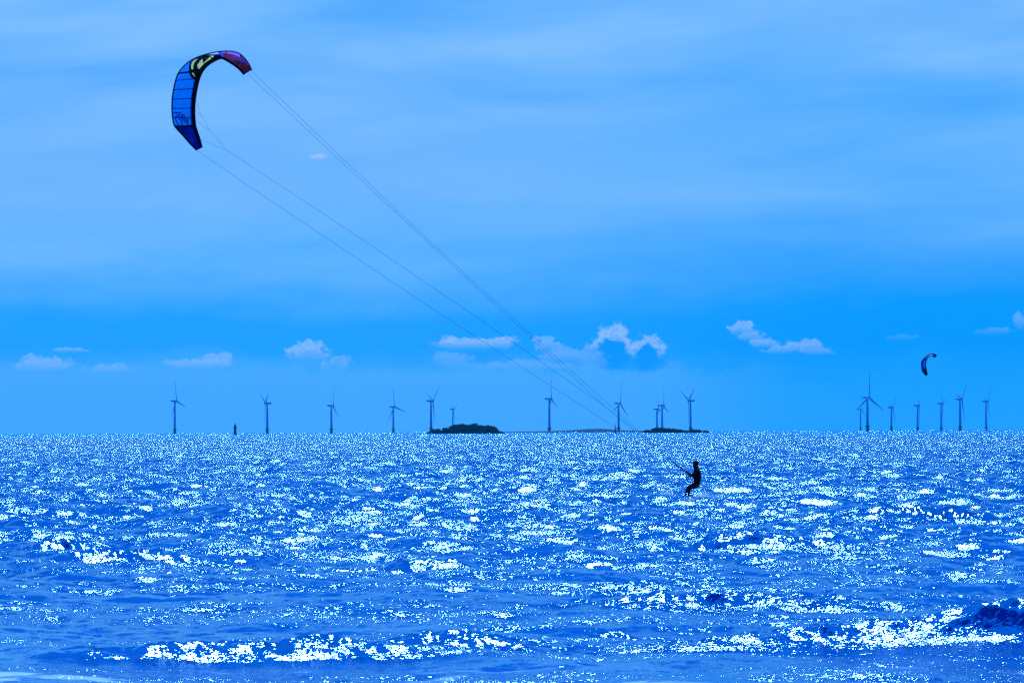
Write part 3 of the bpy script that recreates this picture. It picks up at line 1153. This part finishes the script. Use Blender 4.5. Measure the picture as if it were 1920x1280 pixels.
# torso, neck, head; index 0 is the pelvis
ch = [[(L_(812, 722), (.135, .16)), (L_(822, 660), (.13, .15)), (L_(824, 600), (.135, .155)), (L_(818, 530), (.140, .175)), (L_(810, 470), (.125, .18)),
       (L_(806, 430), .12), (L_(800, 398), .095), (L_(789, 365), .095), (L_(785, 335), .095), (L_(782, 312), .07)],
      # arms
      [4, (L_(812, 462, -.15), .066), (L_(765, 520, -.22), .052), (L_(712, 560, -.23), .043), (L_(665, 520, -.22), .04), (L_(630, 490, -.20), .028)],
      [4, (L_(808, 458, .15), .066), (L_(765, 505, .22), .052), (L_(705, 545, .23), .043), (L_(655, 500, .22), .04), (L_(622, 470, .20), .028)],
      # legs
      [0, (L_(800, 742, -.10), .105), (L_(735, 775, -.17), .092), (L_(662, 795, -.22), .066), (L_(662, 860, -.24), .062), (L_(652, 940, -.26), .04),
       (L_(650, 985, -.27), .042)],
      [0, (L_(790, 735, .10), .105), (L_(715, 755, .17), .09), (L_(645, 775, .22), .066), (L_(620, 840, .24), .06), (L_(590, 925, .26), .038),
       (L_(580, 962, .27), .04)]]
add_geo(body, skin_geo(ch))
# head with jaw, nose, brow
hd = [[(L_(794, 372), .08), (L_(780, 322), (.098, .085)), (L_(778, 297), (.108, .088)), (L_(778, 275), (.10, .082)), (L_(778, 258), .06)],
      [0, (L_(768, 352), .065), (L_(752, 350), .045)],
      [1, (L_(745, 325), .035), (L_(735, 322), .016), (L_(729, 327), .010)],
      [2, (L_(745, 300), .04)]]
add_geo(body, skin_geo(hd))
for sgn in (-1, 1):
    add_geo(body, skin_geo([[(L_(786, 312, .078 * sgn), .012), (L_(789, 304, .09 * sgn), .016), (L_(790, 296, .086 * sgn), .012)]], 1))
# feet
for (hx, hy, tx, ty, d) in ((668, 990, 622, 1004, -.27), (595, 968, 548, 978, .27)):
    add_geo(body, skin_geo([[(L_(hx, hy, d), .035), (L_((hx + tx) / 2, (hy + ty) / 2 - 4, d), (.034, .045)), (L_(tx, ty, d), (.022, .042))]]))
# hands: palm, four fingers curled round the bar and a thumb
for (wx, wy, d, sgn) in ((630, 490, -.20, -1), (622, 470, .20, 1)):
    px_, py_ = wx - 22, wy - 12
    add_geo(body, skin_geo([[(L_(wx, wy, d), .026), (L_(px_ + 8, py_ + 3, d), (.022, .038)), (L_(px_, py_, d), (.018, .04))]]))
    for k in range(4):
        dk_ = d + (k - 1.5) * .021
        ln = (1.0, 1.1, 1.05, .85)[k]
        add_geo(body, skin_geo([[(L_(px_, py_ - 2, dk_), .0095), (L_(px_ - 17 * ln, py_ - 10 * ln, dk_), .009), (L_(px_ - 26 * ln, py_ + 2, dk_), .0085),
                                 (L_(px_ - 18, py_ + 12 * ln, dk_), .0075)]], 1))
    add_geo(body, skin_geo([[(L_(px_ + 8, py_ + 4, d - sgn * .035), .012), (L_(px_ - 6, py_ + 14, d - sgn * .045), .0105), (L_(px_ - 18, py_ + 16, d - sgn * .035), .009)]], 1))
person = mesh_obj('person', body[0], body[1], M_NEO)
person.location = borg
rm = person.modifiers.new('remesh', 'REMESH')
rm.mode = 'VOXEL'
rm.voxel_size = 0.0075
dg = bpy.context.evaluated_depsgraph_get()
pm = bpy.data.meshes.new_from_object(person.evaluated_get(dg))
person.modifiers.clear()
person.data = pm
pm.name = 'person'
pm.materials.clear()
pm.materials.append(M_NEO)
pm.materials.append(M_SKIN)
neck_z = L_(790, 375).z
hand_x = L_(625, 480).x
for p_ in pm.polygons:
    c = p_.center
    p_.use_smooth = True
    if c.z > neck_z or (c.x < hand_x and c.z > .6) or c.z < L_(600, 962).z and c.x < -9:
        p_.material_index = 1
tag(person, 'kitesurfer in a black wetsuit leaning back on the water, holding the control bar', 'person')
# hair: thick short cap of hair
hv, hf = skin_geo([[(L_(784, 305), (.094, .082)), (L_(782, 282), (.097, .083)), (L_(782, 264), (.076, .07)), (L_(782, 254), .04)],
                   [1, (L_(812, 276), .045), (L_(828, 274), .018)], [0, (L_(800, 325), .06)]])
hair = mesh_obj('hair', hv, hf, M_HAIR, person)
hair.location = (0.022, 0, 0.012)
# harness belt
V, F = [], []
nn = 28
hc = [L_(818, 672), L_(823, 612)]
for i, (cc, rr_) in enumerate(((L_(816, 690), 1.0), (L_(816, 688), 1.06), (L_(824, 625), 1.06), (L_(824, 622), 1.0))):
    for k in range(nn):
        a = 2 * math.pi * k / nn
        V.append(cc + Vector((math.cos(a) * .135 * rr_, math.sin(a) * .165 * rr_, 0)))
for i in range(3):
    for k in range(nn):
        k2 = (k + 1) % nn
        F.append((i * nn + k, i * nn + k2, (i + 1) * nn + k2, (i + 1) * nn + k))
harn = mesh_obj('harness', V, F, M_HARN, person)
tube('hook', [L_(745, 672), L_(725, 684), L_(718, 668)], .014, M_HARN, harn, 6)

# control bar, held in both hands
bar = empty('control_bar', BAR)
B_ = lambda x, y, d=0.0: zr(x, y, d) - BAR
tag(bar, 'dark kite control bar with ropes held in the kitesurfer hands', 'control bar')
tube('grip', [B_(592, 472, -.36), B_(588, 468, -.1), B_(586, 466, .1), B_(584, 462, .36)], [.014, .017, .017, .014], M_ROPE, bar, 10)
for d in (-.38, .38):
    tube('float', [B_(590, 470, d - .035), B_(582, 464, d), B_(572, 457, d + .0)], [.02, .03, .018], M_ROPE, bar, 10)
    tube('leader', [B_(575, 462, d), B_(510, 440, d * .8), B_(440, 400, d * .5)], .011, M_ROPE, bar, 6)
tube('depower_rope', [B_(590, 452), B_(500, 385), B_(415, 340)], .015, M_ROPE, bar, 6)
tube('swivel', [B_(425, 350), B_(412, 336), B_(398, 326)], [.018, .026, .014], M_ROPE, bar, 8)
tube('leader', [B_(405, 330), B_(350, 285), B_(300, 250)], .011, M_ROPE, bar, 6)
tube('centre_line', [B_(592, 468), B_(660, 570), B_(716, 600)], .010, M_ROPE, bar, 6)
tube('chicken_loop', [B_(710, 585), B_(706, 610), B_(712, 645), B_(720, 690), B_(727, 680)], [.012, .014, .013, .012, .01], M_ROPE, bar, 6)

# board
bo = empty('kiteboard', borg)
tag(bo, 'blue twin tip kiteboard under the kitesurfer feet, awash in spray', 'kiteboard')
c0 = L_(612, 1006)
V, F = [], []
nb = 24
for i in range(nb + 1):
    t = i / nb * 2 - 1
    wd = .205 * (1 - abs(t) ** 4 * .35)
    zz = c0.z + 0.05 * t * t
    for (sx, sz) in ((-1, 0), (-.9, .010), (0, .014), (.9, .010), (1, 0), (.9, -.008), (0, -.012), (-.9, -.008)):
        V.append((c0.x + sx * wd, t * .68, zz + sz + sx * .05))
for i in range(nb):
    for k in range(8):
        k2 = (k + 1) % 8
        F.append((i * 8 + k, i * 8 + k2, i * 8 + 8 + k2, i * 8 + 8 + k))
F.append(tuple(range(8))[::-1])
F.append(tuple(nb * 8 + k for k in range(8)))
mesh_obj('deck', V, F, M_BOARD, bo)
for (x_, y_, d) in ((640, 996, -.27), (572, 972, .27)):
    q = L_(x_, y_, d)
    tube('foot_strap', [q + Vector((-.03, -.09, -.03)), q + Vector((-.02, -.06, .05)), q + Vector((-.02, 0, .07)), q + Vector((-.02, .06, .05)), q + Vector((-.03, .09, -.03))],
         .016, M_PAD, bo, 6)

# spray thrown up by the board
def spray():
    m = bpy.data.materials.new('spray_water')
    m.use_nodes = True
    t = NT(m.node_tree)
    t.n.remove(t.n['Principled BSDF'])
    tcn = t.node('ShaderNodeTexCoord')
    nz = t.noise(tcn.outputs['Object'], 30.0, 2.0, 0.6).outputs['Fac']
    cl = t.ramp(nz, [(.35, (.7, .92, 1.0)), (.65, (.9, 1.0, 1.0))])
    d_ = t.node('ShaderNodeBsdfDiffuse')
    tr = t.node('ShaderNodeBsdfTranslucent')
    t.l.new(cl, d_.inputs[0])
    t.l.new(cl, tr.inputs[0])
    mx = t.node('ShaderNodeMixShader')
    mx.inputs[0].default_value = .5
    t.l.new(d_.outputs[0], mx.inputs[1])
    t.l.new(tr.outputs[0], mx.inputs[2])
    gg = t.node('ShaderNodeBsdfAnisotropic')
    gg.inputs['Roughness'].default_value = .5
    m2 = t.node('ShaderNodeMixShader')
    m2.inputs[0].default_value = .15
    t.l.new(mx.outputs[0], m2.inputs[1])
    t.l.new(gg.outputs[0], m2.inputs[2])
    t.l.new(m2.outputs[0], t.n['Material Output'].inputs['Surface'])
    rg = np.random.default_rng(4)
    V, F = [], []
    octv = [(1, 0, 0), (-1, 0, 0), (0, 1, 0), (0, -1, 0), (0, 0, 1), (0, 0, -1)]
    octf = [(0, 2, 4), (2, 1, 4), (1, 3, 4), (3, 0, 4), (2, 0, 5), (1, 2, 5), (3, 1, 5), (0, 3, 5)]
    mpp = RD / FPX
    # (px centre, px half width, base py, height px, count, size)
    clumps = [(1252, 17, 934, 11, 4200, 1.0), (1225, 20, 935, 5, 1500, .9), (1195, 22, 935, 3, 400, .8), (1170, 14, 934, 2, 120, .8),
              (1318, 19, 938, 13, 5000, 1.0), (1345, 13, 938, 9, 1600, .9), (1300, 14, 941, 7, 1200, 1.0), (1280, 20, 940, 3.5, 700, .9), (1372, 18, 938, 4, 250, .8)]
    for (cx, hw, by, hh, cnt, sz) in clumps:
        ys = CAM_H * FPX / (by + 1 - hor(cx))
        for _ in range(cnt):
            u_ = np.clip(rg.normal() * .45, -1.2, 1.2)
            env = max(0.03, 1 - u_ * u_)
            v_ = rg.beta(1.1, 2.0) * env * rg.uniform(.7, 1.25)
            dpt = rg.normal() * .35
            p = P(cx + u_ * hw, by - 1.4 * v_ * hh + rg.uniform(0, 2), ys) - borg
            p.y += dpt
            r = sz * rg.uniform(.004, .016) * (1.2 - .5 * v_)
            bi = len(V)
            a, bb, cc = rg.uniform(.6, 1.5, 3)
            e1 = rg.normal(size=3)
            e1 /= np.linalg.norm(e1)
            e2 = np.cross(e1, rg.normal(size=3))
            e2 /= np.linalg.norm(e2)
            for (ca_, sa_) in ((1, 0), (-.5, .87), (-.4, -.9), (.5, -.6)):
                q = e1 * ca_ * r * a * 1.5 + e2 * sa_ * r * bb * 1.2
                V.append((p.x + q[0], p.y + q[1], p.z + q[2]))
            F.append((bi, bi + 1, bi + 2))
            F.append((bi, bi + 2, bi + 3))
    o = mesh_obj('spray', V, F, m, None, smooth=True)
    o.location = borg
    tag(o, kind='stuff')


spray()

# ------------------------------------------------------------------ haze
def haze():
    bm = bmesh.new()
    bmesh.ops.create_cube(bm, size=1)
    me = bpy.data.meshes.new('haze')
    bm.to_mesh(me)
    bm.free()
    z0, z1 = -60.0, 190.0
    me.transform(Matrix.Translation((0, 0, (z0 + z1) / 2)) @ Matrix.Diagonal((32000, 32000, z1 - z0, 1)))
    m = bpy.data.materials.new('sea_haze')
    m.use_nodes = True
    t = NT(m.node_tree)
    t.n.clear()
    v = t.node('ShaderNodeVolumePrincipled')
    v.inputs['Color'].default_value = (0.02, 0.55, 1.0, 1)
    v.inputs['Density'].default_value = 0.000024
    v.inputs['Anisotropy'].default_value = 0.3
    o = t.node('ShaderNodeOutputMaterial')
    t.l.new(v.outputs[0], o.inputs['Volume'])
    me.materials.append(m)
    ob = link(bpy.data.objects.new('haze', me))
    tag(ob, kind='stuff')


haze()
